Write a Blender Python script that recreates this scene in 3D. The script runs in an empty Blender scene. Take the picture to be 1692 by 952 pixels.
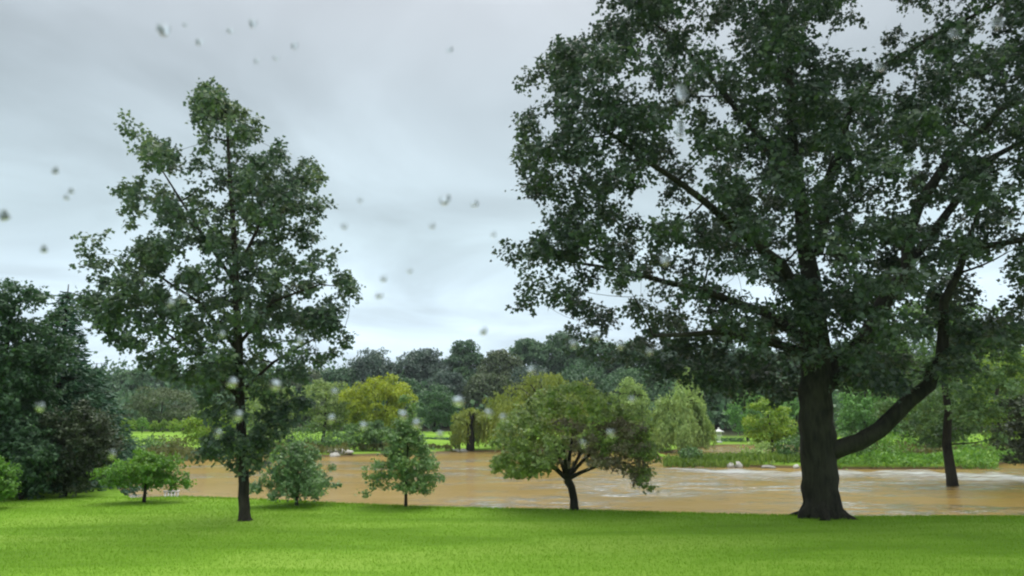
import bpy, math, random
import numpy as np
from mathutils import Vector

# ------------------------------------------------------------------ camera, light, exposure
SC = bpy.context.scene
COL = SC.collection
R = math.radians
CAMZ = 2.2
F = 1222.0
PITCH = math.atan(224.0 / F)
cam_d = bpy.data.cameras.new('camera')
cam = bpy.data.objects.new('camera', cam_d)
COL.objects.link(cam)
cam.location = (0, 0, CAMZ)
cam.rotation_euler = (R(90) + PITCH, 0, 0)
cam_d.sensor_width = 36.0
cam_d.lens = 26.0
cam_d.clip_start = 0.05
cam_d.clip_end = 5000
cam_d.dof.use_dof = True
cam_d.dof.focus_distance = 19.0
cam_d.dof.aperture_fstop = 9.0
SC.camera = cam

SUN_EL, SUN_AZ = R(62), R(20)
world = bpy.data.worlds.new('World')
SC.world = world
world.use_nodes = True
wn, wl = world.node_tree.nodes, world.node_tree.links
wn.clear()
w_out = wn.new('ShaderNodeOutputWorld')
w_bg = wn.new('ShaderNodeBackground')
w_bg.inputs['Strength'].default_value = 0.1
w_sky = wn.new('ShaderNodeTexSky')
w_sky.sky_type = 'NISHITA'
w_sky.sun_disc = False
w_sky.sun_elevation = SUN_EL
w_sky.sun_rotation = SUN_AZ
w_sky.air_density = 2.0
w_sky.dust_density = 4.0
tc = wn.new('ShaderNodeTexCoord')
sep = wn.new('ShaderNodeSeparateXYZ')
wl.new(tc.outputs['Generated'], sep.inputs[0])
grad = wn.new('ShaderNodeValToRGB')      # overcast cloud deck by elevation (sin), values x10
cr = grad.color_ramp
cr.elements[0].position = 0.0
cr.elements[0].color = (0.62, 0.74, 0.84, 1)
cr.elements[1].position = 1.0
cr.elements[1].color = (1.7, 1.7, 1.7, 1)
for p, c in ((0.10, (0.56, 0.69, 0.79, 1)), (0.24, (0.44, 0.545, 0.60, 1)), (0.40, (0.375, 0.44, 0.485, 1)),
             (0.52, (0.40, 0.44, 0.48, 1)), (0.75, (1.25, 1.28, 1.30, 1))):
    e = cr.elements.new(p)
    e.color = c
wl.new(sep.outputs['Z'], grad.inputs['Fac'])
# soft cloud structure: project the direction on a flat deck
dv = wn.new('ShaderNodeMath'); dv.operation = 'ADD'; dv.inputs[1].default_value = 0.16
wl.new(sep.outputs['Z'], dv.inputs[0])
dx = wn.new('ShaderNodeMath'); dx.operation = 'DIVIDE'
dy = wn.new('ShaderNodeMath'); dy.operation = 'DIVIDE'
wl.new(sep.outputs['X'], dx.inputs[0]); wl.new(dv.outputs[0], dx.inputs[1])
wl.new(sep.outputs['Y'], dy.inputs[0]); wl.new(dv.outputs[0], dy.inputs[1])
cmb = wn.new('ShaderNodeCombineXYZ')
wl.new(dx.outputs[0], cmb.inputs[0]); wl.new(dy.outputs[0], cmb.inputs[1])
ns = wn.new('ShaderNodeTexNoise')
ns.inputs['Scale'].default_value = 1.1
ns.inputs['Detail'].default_value = 5
ns.inputs['Roughness'].default_value = 0.5
ns.inputs['Distortion'].default_value = 0.6
wl.new(cmb.outputs[0], ns.inputs['Vector'])
mr = wn.new('ShaderNodeMapRange')
mr.inputs['From Min'].default_value = 0.34
mr.inputs['From Max'].default_value = 0.66
mr.inputs['To Min'].default_value = 9.6
mr.inputs['To Max'].default_value = 14.8
wl.new(ns.outputs['Fac'], mr.inputs['Value'])
vm = wn.new('ShaderNodeVectorMath'); vm.operation = 'SCALE'
wl.new(grad.outputs['Color'], vm.inputs[0]); wl.new(mr.outputs[0], vm.inputs['Scale'])
mx = wn.new('ShaderNodeMix'); mx.data_type = 'RGBA'
mx.inputs[0].default_value = 0.95
wl.new(w_sky.outputs['Color'], mx.inputs[6]); wl.new(vm.outputs[0], mx.inputs[7])
wl.new(mx.outputs[2], w_bg.inputs['Color'])
wl.new(w_bg.outputs[0], w_out.inputs['Surface'])

sun_d = bpy.data.lights.new('sun', 'SUN')
sun_d.energy = 1.1
sun_d.angle = R(40)
sun_d.color = (1.0, 0.97, 0.92)
sun = bpy.data.objects.new('sun', sun_d)
COL.objects.link(sun)
sun.rotation_euler = (-(R(90) - SUN_EL), 0, -SUN_AZ)
sun.location = (0, 0, 60)

SC.view_settings.view_transform = 'Standard'
SC.view_settings.look = 'None'
SC.view_settings.exposure = 0.30
SC.view_settings.gamma = 1.0
SC.render.engine = 'CYCLES'
SC.cycles.max_bounces = 8
SC.cycles.diffuse_bounces = 3
SC.cycles.transmission_bounces = 6
SC.cycles.transparent_max_bounces = 6
SC.cycles.caustics_reflective = False
SC.cycles.caustics_refractive = False
SC.cycles.filter_width = 2.2

# ------------------------------------------------------------------ projection helpers
CT, ST = math.cos(PITCH), math.sin(PITCH)
def W(px, py, d):
    """world point at depth Y=d seen at that place of the 1692x952 photograph"""
    u, v = (px - 846) / F, (476 - py) / F
    s = d / (CT - v * ST)
    return Vector((u * s, d, CAMZ + s * (ST + v * CT)))
def ground_d(py, z):
    v = (476 - py) / F
    s = (z - CAMZ) / (ST + v * CT)
    return s * (CT - v * ST)
def proj(p):
    x, y, z = p[0], p[1], p[2] - CAMZ
    dep = y * CT + z * ST
    return 846 + F * x / dep, 476 - F * (-y * ST + z * CT) / dep
def px_at(X, Y, z=0.0):
    dep = Y * CT + (z - CAMZ) * ST
    return 846 + F * X / np.maximum(dep, 0.5)
def scale_at(d): return d / F

WZ = -0.8    # level of the flood water
NE_PX = [-3000, -60, 60, 150, 192, 215, 300, 420, 560, 700, 950, 1200, 1400, 1692, 2400, 5000]
NE_D = [95, 80, 60, 40, 27] + [ground_d(y, 0) for y in (825, 821, 826, 833, 838, 842, 850, 856, 857, 860)] + [14]
FE_PX = [-3000, 0, 200, 250, 330, 450, 560, 680, 760, 850, 1000, 1100, 1150, 1200, 1400, 1700, 2200, 5000]
FE_D = [80, 60, 58, 61, 65, 70, 70, 76, 81, 84, 82, 78, 96, 105, 104, 95, 90, 80]
SP_PX = [1080, 1100, 1150, 1200, 1300, 1400, 1550, 1630, 1660, 1800, 2600, 5000]
SP_D = [70, 60, 55, 53.5, 51.5, 50, 50, 53, 57, 57, 52, 50]
def sstep(t):
    t = np.clip(t, 0, 1)
    return t * t * (3 - 2 * t)
def gz(X, Y):
    X = np.asarray(X, float); Y = np.asarray(Y, float)
    p = px_at(X, Y)
    p = np.where(Y < 4, 846 + (X > 0) * 3000 - 1500, p)
    ne = np.interp(p, NE_PX, NE_D)
    z = -1.9 * sstep((Y - ne) / 4.5)
    z = z + 0.03 * np.sin(X * 0.31 + 1) * np.sin(Y * 0.27)
    fe = np.interp(p, FE_PX, FE_D)
    far = -1.9 + 1.35 * sstep((Y - fe + 4) / 5.0) + 1.5 * sstep((Y - fe - 2) / 30.0) \
        + 16.0 * sstep((Y - 128) / 110.0)
    z = np.where(Y > fe - 4, np.maximum(z, far), z)
    sp = np.interp(p, SP_PX, SP_D)
    bump = -1.9 + 1.4 * sstep((Y - sp + 1.2) / 2.5) * sstep((sp + 9 - Y) / 3.0)
    z = np.where((p > 1082) & (Y > 30), np.maximum(z, bump), z)
    return z
def gzf(x, y): return float(gz(x, y))

# ------------------------------------------------------------------ object helpers
def tag(o, label=None, cat=None, group=None, kind=None):
    if label: o['label'] = label
    if cat: o['category'] = cat
    if group: o['group'] = group
    if kind: o['kind'] = kind
    return o
def empty(name, loc, label, cat, group=None):
    o = bpy.data.objects.new(name, None)
    COL.objects.link(o)
    o.location = loc
    o.empty_display_size = 0.2
    return tag(o, label, cat, group)
def np_mesh(name, verts, nper, mat, parent=None, smooth=False, polys=None):
    """verts (N,3); faces either all nper-gons in order, or polys (M,k) index array"""
    verts = np.asarray(verts, np.float32)
    if polys is None:
        polys = np.arange(len(verts), dtype=np.int32).reshape(-1, nper)
    polys = np.asarray(polys, np.int32)
    me = bpy.data.meshes.new(name)
    off = Vector((0, 0, 0))
    if parent is not None:
        off = parent.location
    verts = verts - np.array(off, np.float32)
    me.vertices.add(len(verts)); me.vertices.foreach_set('co', verts.ravel())
    k = polys.shape[1]
    me.loops.add(polys.size); me.loops.foreach_set('vertex_index', polys.ravel())
    me.polygons.add(len(polys))
    me.polygons.foreach_set('loop_start', np.arange(0, polys.size, k, dtype=np.int32))
    if smooth: me.polygons.foreach_set('use_smooth', np.ones(len(polys), bool))
    me.update(calc_edges=True)
    me.materials.append(mat)
    o = bpy.data.objects.new(name, me)
    COL.objects.link(o)
    if parent is not None: o.parent = parent
    return o
class Tubes:
    def __init__(self, sides=8): self.v = []; self.f = []; self.n = 0; self.s = sides
    def add(self, pts, rad, wob=0.0, rng=None, flare=None, sides=None):
        pts = [Vector(p) for p in pts]; s = sides or self.s
        prev = None; rows = []
        for i, p in enumerate(pts):
            t = (pts[min(i + 1, len(pts) - 1)] - pts[max(i - 1, 0)]).normalized()
            a = Vector((0, 1, 0)) if abs(t.y) < 0.8 else Vector((1, 0, 0))
            if prev is not None: a = prev
            b = t.cross(a).normalized(); a = b.cross(t).normalized(); prev = a
            for j in range(s):
                an = 2 * math.pi * j / s
                r = rad[i]
                if wob: r *= 1 + wob * math.sin(an * 3 + i * 0.5) + wob * 0.7 * math.sin(an * 5 - i * 0.9 + 1)
                if flare: r *= 1 + flare[i] * max(0, math.sin(an * 2.5 + 0.7))
                self.v.append(p + (a * math.cos(an) + b * math.sin(an)) * r)
        base = self.n
        for i in range(len(pts) - 1):
            for j in range(s):
                q = base + i * s + j; w_ = base + i * s + (j + 1) % s
                self.f.append((q, w_, w_ + s, q + s))
        self.n += len(pts) * s
    def build(self, name, mat, parent):
        return np_mesh(name, np.array([tuple(v) for v in self.v]), 4, mat, parent, True, np.array(self.f))

# ------------------------------------------------------------------ materials
def new_mat(name):
    m = bpy.data.materials.new(name); m.use_nodes = True
    nt = m.node_tree; nt.nodes.clear()
    return m, nt.nodes, nt.links
def ramp(n, stops):
    r = n.new('ShaderNodeValToRGB'); e = r.color_ramp.elements
    e[0].position, e[0].color = stops[0][0], (*stops[0][1], 1)
    e[1].position, e[1].color = stops[-1][0], (*stops[-1][1], 1)
    for p, c in stops[1:-1]:
        x = e.new(p); x.color = (*c, 1)
    return r
def noise(n, l, scale, detail=4, rough=0.55, vec=None, dist=0.0):
    t = n.new('ShaderNodeTexNoise')
    t.inputs['Scale'].default_value = scale; t.inputs['Detail'].default_value = detail
    t.inputs['Roughness'].default_value = rough; t.inputs['Distortion'].default_value = dist
    if vec is not None: l.new(vec, t.inputs['Vector'])
    return t
def leaf_mat(name, dark, mid, light, transl=0.3, clump=0.7, rough=0.5, spec=0.35):
    m, n, l = new_mat(name)
    out = n.new('ShaderNodeOutputMaterial')
    geo = n.new('ShaderNodeNewGeometry')
    ns = noise(n, l, clump, 3, 0.6, geo.outputs['Position'])
    mix = n.new('ShaderNodeMath'); mix.operation = 'MULTIPLY_ADD'
    l.new(geo.outputs['Random Per Island'], mix.inputs[0]); mix.inputs[1].default_value = 0.55
    sub = n.new('ShaderNodeMath'); sub.operation = 'MULTIPLY_ADD'
    l.new(ns.outputs['Fac'], sub.inputs[0]); sub.inputs[1].default_value = 1.3; sub.inputs[2].default_value = -0.42
    l.new(sub.outputs[0], mix.inputs[2])
    r = ramp(n, [(0.0, dark), (0.5, mid), (1.0, light)])
    l.new(mix.outputs[0], r.inputs['Fac'])
    p = n.new('ShaderNodeBsdfPrincipled')
    p.inputs['Roughness'].default_value = rough
    p.inputs['Specular IOR Level'].default_value = spec
    l.new(r.outputs['Color'], p.inputs['Base Color'])
    t = n.new('ShaderNodeBsdfTranslucent')
    hs = n.new('ShaderNodeHueSaturation'); hs.inputs['Value'].default_value = 1.5; hs.inputs['Saturation'].default_value = 1.1
    hs.inputs['Hue'].default_value = 0.49
    l.new(r.outputs['Color'], hs.inputs['Color']); l.new(hs.outputs[0], t.inputs['Color'])
    ms = n.new('ShaderNodeMixShader'); ms.inputs[0].default_value = transl
    l.new(p.outputs[0], ms.inputs[1]); l.new(t.outputs[0], ms.inputs[2])
    l.new(ms.outputs[0], out.inputs['Surface'])
    return m
def bark_mat(name, a, b, scale=6):
    m, n, l = new_mat(name)
    out = n.new('ShaderNodeOutputMaterial'); p = n.new('ShaderNodeBsdfPrincipled')
    geo = n.new('ShaderNodeNewGeometry')
    mp = n.new('ShaderNodeMapping'); mp.inputs['Scale'].default_value = (1, 1, 0.22)
    l.new(geo.outputs['Position'], mp.inputs['Vector'])
    ns = noise(n, l, scale * 2.2, 6, 0.65, mp.outputs[0], 0.4)
    n2 = noise(n, l, 1.3, 3, 0.5, geo.outputs['Position'])
    ad = n.new('ShaderNodeMath'); ad.operation = 'MULTIPLY_ADD'; ad.inputs[1].default_value = 0.5
    l.new(n2.outputs['Fac'], ad.inputs[0])
    hf = n.new('ShaderNodeMath'); hf.operation = 'MULTIPLY'; hf.inputs[1].default_value = 0.6
    l.new(ns.outputs['Fac'], hf.inputs[0]); l.new(hf.outputs[0], ad.inputs[2])
    r = ramp(n, [(0.42, a), (0.68, b)])
    l.new(ad.outputs[0], r.inputs['Fac']); l.new(r.outputs[0], p.inputs['Base Color'])
    p.inputs['Roughness'].default_value = 0.85; p.inputs['Specular IOR Level'].default_value = 0.2
    b_ = n.new('ShaderNodeBump'); b_.inputs['Strength'].default_value = 0.9; b_.inputs['Distance'].default_value = 0.03
    l.new(ns.outputs['Fac'], b_.inputs['Height']); l.new(b_.outputs[0], p.inputs['Normal'])
    l.new(p.outputs[0], out.inputs['Surface'])
    return m
def plain_mat(name, a, b, scale=8, rough=0.7, bump=0.3):
    m, n, l = new_mat(name)
    out = n.new('ShaderNodeOutputMaterial'); p = n.new('ShaderNodeBsdfPrincipled')
    geo = n.new('ShaderNodeNewGeometry')
    ns = noise(n, l, scale, 5, 0.6, geo.outputs['Position'])
    r = ramp(n, [(0.3, a), (0.7, b)])
    l.new(ns.outputs['Fac'], r.inputs['Fac']); l.new(r.outputs[0], p.inputs['Base Color'])
    p.inputs['Roughness'].default_value = rough
    b_ = n.new('ShaderNodeBump'); b_.inputs['Strength'].default_value = bump; b_.inputs['Distance'].default_value = 0.02
    l.new(ns.outputs['Fac'], b_.inputs['Height']); l.new(b_.outputs[0], p.inputs['Normal'])
    l.new(p.outputs[0], out.inputs['Surface'])
    return m

M = {}
M['maple'] = leaf_mat('maple_leaf', (0.031, 0.050, 0.038), (0.056, 0.091, 0.059), (0.109, 0.155, 0.073), 0.22, 0.5)
M['young'] = leaf_mat('young_maple_leaf', (0.053, 0.082, 0.065), (0.092, 0.144, 0.091), (0.204, 0.267, 0.114), 0.25, 0.5)
M['blue'] = leaf_mat('blue_green_leaf', (0.102, 0.180, 0.079), (0.174, 0.291, 0.124), (0.319, 0.470, 0.190), 0.25, 1.2)
M['oak'] = leaf_mat('young_oak_leaf', (0.094, 0.173, 0.064), (0.162, 0.280, 0.103), (0.321, 0.447, 0.135), 0.25, 1.2)
M['bright'] = leaf_mat('bright_leaf', (0.078, 0.171, 0.028), (0.139, 0.296, 0.047), (0.265, 0.435, 0.078), 0.3, 1.0)
M['umbrella'] = leaf_mat('olive_leaf', (0.125, 0.192, 0.062), (0.208, 0.293, 0.094), (0.390, 0.499, 0.111), 0.28, 0.8)
M['russet'] = leaf_mat('russet_leaf', (0.134, 0.117, 0.081), (0.207, 0.189, 0.117), (0.268, 0.268, 0.138), 0.2, 1.5)
M['yellow'] = leaf_mat('yellow_green_leaf', (0.162, 0.218, 0.022), (0.293, 0.365, 0.031), (0.468, 0.526, 0.058), 0.3, 0.35)
M['lime'] = leaf_mat('lime_leaf', (0.098, 0.194, 0.024), (0.194, 0.328, 0.037), (0.364, 0.462, 0.061), 0.3, 0.5)
M['mid'] = leaf_mat('mid_green_leaf', (0.054, 0.116, 0.039), (0.093, 0.186, 0.054), (0.171, 0.296, 0.078), 0.25, 0.3)
M['fresh'] = leaf_mat('fresh_green_leaf', (0.073, 0.176, 0.043), (0.124, 0.279, 0.066), (0.205, 0.411, 0.103), 0.28, 0.3)
M['wood'] = leaf_mat('hill_wood_leaf', (0.034, 0.085, 0.037), (0.063, 0.141, 0.058), (0.118, 0.216, 0.078), 0.2, 0.12)
M['wood2'] = leaf_mat('hill_wood_leaf_grey', (0.040, 0.073, 0.055), (0.073, 0.120, 0.084), (0.128, 0.182, 0.109), 0.2, 0.12)
M['wood3'] = leaf_mat('hill_wood_leaf_olive', (0.045, 0.075, 0.030), (0.083, 0.120, 0.048), (0.135, 0.180, 0.068), 0.2, 0.12)
M['willow'] = leaf_mat('willow_leaf', (0.152, 0.245, 0.074), (0.266, 0.388, 0.110), (0.448, 0.572, 0.184), 0.3, 0.4)
M['willow_y'] = leaf_mat('yellow_willow_leaf', (0.125, 0.175, 0.031), (0.213, 0.275, 0.050), (0.338, 0.388, 0.088), 0.3, 0.4)
M['spruce'] = leaf_mat('spruce_needle', (0.026, 0.076, 0.048), (0.048, 0.124, 0.069), (0.098, 0.204, 0.094), 0.1, 0.8)
M['brownleaf'] = leaf_mat('brownish_leaf', (0.029, 0.047, 0.024), (0.057, 0.082, 0.038), (0.102, 0.138, 0.055), 0.15, 1.2)
M['reed'] = leaf_mat('reed_leaf', (0.056, 0.109, 0.017), (0.131, 0.218, 0.033), (0.252, 0.351, 0.077), 0.25, 0.35)
M['bank'] = leaf_mat('bank_scrub_leaf', (0.07, 0.08, 0.025), (0.13, 0.15, 0.04), (0.22, 0.22, 0.08), 0.25, 0.35)
M['darkgreen'] = leaf_mat('dark_green_leaf', (0.031, 0.070, 0.036), (0.054, 0.115, 0.055), (0.099, 0.189, 0.073), 0.22, 0.6)
M['bark'] = bark_mat('maple_bark', (0.008, 0.008, 0.006), (0.042, 0.040, 0.028))
M['bark2'] = bark_mat('young_bark', (0.014, 0.012, 0.009), (0.055, 0.048, 0.036))
M['stone'] = plain_mat('pale_stone', (0.32, 0.31, 0.27), (0.6, 0.58, 0.52), 5)
M['greystone'] = plain_mat('grey_stone', (0.16, 0.155, 0.14), (0.36, 0.34, 0.30), 3)
M['white'] = plain_mat('white_paint', (0.66, 0.66, 0.63), (0.8, 0.8, 0.78), 12, 0.5, 0.1)

# ground: mown lawn / far meadow / muddy bank
m, n, l = new_mat('lawn_ground'); M['lawn'] = m
out = n.new('ShaderNodeOutputMaterial'); p = n.new('ShaderNodeBsdfPrincipled')
geo = n.new('ShaderNodeNewGeometry')
mpg = n.new('ShaderNodeMapping'); mpg.inputs['Scale'].default_value = (0.28, 1.0, 1)
l.new(geo.outputs['Position'], mpg.inputs['Vector'])
n1 = noise(n, l, 0.55, 5, 0.6, mpg.outputs[0], 0.4)
n2 = noise(n, l, 14, 4, 0.6, geo.outputs['Position'])
ad = n.new('ShaderNodeMath'); ad.operation = 'MULTIPLY_ADD'; ad.inputs[1].default_value = 0.3
l.new(n2.outputs['Fac'], ad.inputs[0])
sb = n.new('ShaderNodeMath'); sb.operation = 'MULTIPLY_ADD'; sb.inputs[1].default_value = 1.7; sb.inputs[2].default_value = -0.5
l.new(n1.outputs['Fac'], sb.inputs[0]); l.new(sb.outputs[0], ad.inputs[2])
rg = ramp(n, [(0.30, (0.13, 0.255, 0.020)), (0.5, (0.18, 0.335, 0.030)), (0.70, (0.24, 0.39, 0.052))])
l.new(ad.outputs[0], rg.inputs['Fac'])
sz = n.new('ShaderNodeSeparateXYZ'); l.new(geo.outputs['Position'], sz.inputs[0])
mz = n.new('ShaderNodeMapRange'); mz.inputs['From Min'].default_value = -0.70; mz.inputs['From Max'].default_value = -0.55
l.new(sz.outputs['Z'], mz.inputs['Value'])
mm = n.new('ShaderNodeMix'); mm.data_type = 'RGBA'
mm.inputs[6].default_value = (0.12, 0.085, 0.04, 1)
l.new(mz.outputs[0], mm.inputs[0]); l.new(rg.outputs[0], mm.inputs[7])
# leaf litter under the hill wood
my = n.new('ShaderNodeMapRange'); my.inputs['From Min'].default_value = 118; my.inputs['From Max'].default_value = 124
l.new(sz.outputs['Y'], my.inputs['Value'])
m2 = n.new('ShaderNodeMix'); m2.data_type = 'RGBA'; m2.inputs[7].default_value = (0.035, 0.04, 0.018, 1)
l.new(my.outputs[0], m2.inputs[0]); l.new(mm.outputs[2], m2.inputs[6])
l.new(m2.outputs[2], p.inputs['Base Color'])
p.inputs['Roughness'].default_value = 0.9; p.inputs['Specular IOR Level'].default_value = 0.1
b_ = n.new('ShaderNodeBump'); b_.inputs['Strength'].default_value = 0.5; b_.inputs['Distance'].default_value = 0.05
l.new(n2.outputs['Fac'], b_.inputs['Height']); l.new(b_.outputs[0], p.inputs['Normal'])
l.new(p.outputs[0], out.inputs['Surface'])

M['blade'] = leaf_mat('grass_blade', (0.15, 0.285, 0.022), (0.18, 0.34, 0.030), (0.21, 0.375, 0.040), 0.3, 0.22, 0.6, 0.15)

# muddy flood water
m, n, l = new_mat('flood_water'); M['water'] = m
out = n.new('ShaderNodeOutputMaterial')
geo = n.new('ShaderNodeNewGeometry')
mp = n.new('ShaderNodeMapping'); mp.inputs['Scale'].default_value = (0.55, 1, 1)
l.new(geo.outputs['Position'], mp.inputs['Vector'])
rip = noise(n, l, 3.2, 5, 0.62, mp.outputs[0], 0.3)
swl = noise(n, l, 0.8, 3, 0.5, mp.outputs[0], 0.2)
mpb = n.new('ShaderNodeMapping'); mpb.inputs['Scale'].default_value = (0.10, 0.16, 1); mpb.inputs['Location'].default_value = (3.1, 1.7, 0)
l.new(geo.outputs['Position'], mpb.inputs['Vector'])
pat = noise(n, l, 1.0, 4, 0.6, mpb.outputs[0], 0.5)
pm = n.new('ShaderNodeMapRange'); pm.inputs['From Min'].default_value = 0.46; pm.inputs['From Max'].default_value = 0.60
sx = n.new('ShaderNodeSeparateXYZ'); l.new(geo.outputs['Position'], sx.inputs[0])
px_ = n.new('ShaderNodeMapRange'); px_.inputs['From Min'].default_value = -18; px_.inputs['From Max'].default_value = 16
px_.inputs['To Min'].default_value = -0.05; px_.inputs['To Max'].default_value = 0.05; l.new(sx.outputs['X'], px_.inputs['Value'])
pa = n.new('ShaderNodeMath'); pa.operation = 'ADD'; l.new(pat.outputs['Fac'], pa.inputs[0]); l.new(px_.outputs[0], pa.inputs[1])
l.new(pa.outputs[0], pm.inputs['Value'])
hadd = n.new('ShaderNodeMath'); hadd.operation = 'MULTIPLY_ADD'; hadd.inputs[1].default_value = 1.4
l.new(swl.outputs['Fac'], hadd.inputs[0]); l.new(rip.outputs['Fac'], hadd.inputs[2])
bst = n.new('ShaderNodeMapRange'); bst.inputs['To Min'].default_value = 0.22; bst.inputs['To Max'].default_value = 1.0
l.new(pm.outputs[0], bst.inputs['Value'])
bp = n.new('ShaderNodeBump'); l.new(bst.outputs[0], bp.inputs['Strength']); bp.inputs['Distance'].default_value = 0.10
l.new(hadd.outputs[0], bp.inputs['Height'])
dif = n.new('ShaderNodeBsdfDiffuse'); dif.inputs['Roughness'].default_value = 0.3
mudn = noise(n, l, 0.12, 3, 0.5, geo.outputs['Position'])
rmud = ramp(n, [(0.35, (0.295, 0.20, 0.060)), (0.65, (0.36, 0.25, 0.085))])
l.new(mudn.outputs['Fac'], rmud.inputs['Fac']); l.new(rmud.outputs[0], dif.inputs['Color'])
gl = n.new('ShaderNodeBsdfGlossy'); gl.inputs['Roughness'].default_value = 0.1
l.new(bp.outputs[0], gl.inputs['Normal'])
fr = n.new('ShaderNodeFresnel'); fr.inputs['IOR'].default_value = 1.33; l.new(bp.outputs[0], fr.inputs['Normal'])
fine = noise(n, l, 1.6, 5, 0.7, mp.outputs[0], 0.6)
fr2 = n.new('ShaderNodeMapRange'); fr2.inputs['From Min'].default_value = 0.40; fr2.inputs['From Max'].default_value = 0.62
l.new(fine.outputs['Fac'], fr2.inputs['Value'])
pf = n.new('ShaderNodeMath'); pf.operation = 'MULTIPLY'; l.new(pm.outputs[0], pf.inputs[0]); l.new(fr2.outputs[0], pf.inputs[1])
fm = n.new('ShaderNodeMath'); fm.operation = 'MULTIPLY_ADD'; fm.inputs[1].default_value = 0.5
pk = n.new('ShaderNodeMath'); pk.operation = 'MULTIPLY'; pk.inputs[1].default_value = 0.85; l.new(pf.outputs[0], pk.inputs[0])
l.new(fr.outputs[0], fm.inputs[0]); l.new(pk.outputs[0], fm.inputs[2])
ms = n.new('ShaderNodeMixShader'); l.new(fm.outputs[0], ms.inputs[0])
l.new(dif.outputs[0], ms.inputs[1]); l.new(gl.outputs[0], ms.inputs[2])
l.new(ms.outputs[0], out.inputs['Surface'])

# sky reflection on ruffled water, painted as pale broken colour
m, n, l = new_mat('painted_sky_sheen'); M['painted_sky_sheen'] = m
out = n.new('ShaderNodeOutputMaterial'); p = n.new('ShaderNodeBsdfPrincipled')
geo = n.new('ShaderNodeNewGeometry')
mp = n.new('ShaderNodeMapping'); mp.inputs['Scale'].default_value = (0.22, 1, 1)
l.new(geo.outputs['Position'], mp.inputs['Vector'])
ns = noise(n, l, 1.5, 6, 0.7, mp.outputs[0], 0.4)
at_ = n.new('ShaderNodeAttribute'); at_.attribute_name = 'sheen_density'
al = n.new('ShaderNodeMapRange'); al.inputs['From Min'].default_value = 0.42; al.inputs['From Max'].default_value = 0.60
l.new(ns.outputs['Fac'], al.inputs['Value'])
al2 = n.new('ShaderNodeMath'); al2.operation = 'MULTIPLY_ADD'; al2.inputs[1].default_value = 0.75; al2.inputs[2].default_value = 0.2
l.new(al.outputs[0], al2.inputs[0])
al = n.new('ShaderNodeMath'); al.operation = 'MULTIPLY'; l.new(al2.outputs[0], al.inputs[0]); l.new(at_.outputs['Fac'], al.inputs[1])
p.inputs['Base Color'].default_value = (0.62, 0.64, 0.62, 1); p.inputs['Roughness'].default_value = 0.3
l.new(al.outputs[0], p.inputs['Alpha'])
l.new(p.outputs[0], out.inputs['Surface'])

# ------------------------------------------------------------------ setting: ground, water
def axis(a):
    return np.unique(np.concatenate(a))
xs = axis([np.linspace(-700, -60, 40), np.linspace(-60, 60, 241), np.linspace(60, 700, 40)])
ys = axis([np.linspace(-60, 8, 20), np.linspace(8, 30, 90), np.linspace(30, 120, 181), np.linspace(120, 260, 60), np.linspace(260, 900, 20)])
XX, YY = np.meshgrid(xs, ys)
ZZ = gz(XX, YY)
gv = np.stack([XX.ravel(), YY.ravel(), ZZ.ravel()], 1)
nx, ny = len(xs), len(ys)
ii = (np.arange(ny - 1)[:, None] * nx + np.arange(nx - 1)[None]).ravel()
gf = np.stack([ii, ii + 1, ii + 1 + nx, ii + nx], 1)
tag(np_mesh('ground', gv, 4, M['lawn'], None, True, gf), kind='structure')
wv = np.array([(-700, 12, WZ), (700, 12, WZ), (700, 125, WZ), (-700, 125, WZ)], float)
tag(np_mesh('flood_water', wv, 4, M['water']), kind='structure')

def sheen_strip(pts, wid, seed):
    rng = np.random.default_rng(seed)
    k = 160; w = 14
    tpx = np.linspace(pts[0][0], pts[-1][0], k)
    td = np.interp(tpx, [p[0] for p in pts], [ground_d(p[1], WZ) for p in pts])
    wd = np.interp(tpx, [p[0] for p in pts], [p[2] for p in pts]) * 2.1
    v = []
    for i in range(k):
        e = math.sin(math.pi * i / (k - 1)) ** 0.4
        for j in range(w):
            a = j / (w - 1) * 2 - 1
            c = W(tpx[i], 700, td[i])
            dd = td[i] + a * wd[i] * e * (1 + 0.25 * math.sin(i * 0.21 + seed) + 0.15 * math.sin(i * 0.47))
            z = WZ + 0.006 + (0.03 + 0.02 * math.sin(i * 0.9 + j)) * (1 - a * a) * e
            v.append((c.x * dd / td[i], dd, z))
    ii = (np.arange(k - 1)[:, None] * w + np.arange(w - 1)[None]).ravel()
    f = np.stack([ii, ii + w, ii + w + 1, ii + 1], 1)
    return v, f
va, fa = sheen_strip([(1075, 776, 0.6), (1110, 775, 1.6), (1180, 781, 2.4), (1250, 785, 2.6), (1335, 785, 2.4), (1420, 784, 2.0), (1520, 786, 2.6), (1600, 793, 3.4), (1690, 795, 3.0), (1800, 795, 1.5)], 1, 1)
fo = tag(np_mesh('painted_sheen_strip', va, 4, M['painted_sky_sheen'], None, True, fa), kind='structure')  # thin pale sheet, its colour imitates sky reflected off the ripples
at_ = fo.data.attributes.new('sheen_density', 'FLOAT', 'POINT')
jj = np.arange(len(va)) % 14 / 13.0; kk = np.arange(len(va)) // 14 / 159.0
at_.data.foreach_set('value', (sstep(jj / 0.7) * sstep((1 - jj) / 0.2) * sstep(kk / 0.06) * sstep((1 - kk) / 0.08)).astype(np.float32))

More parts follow.
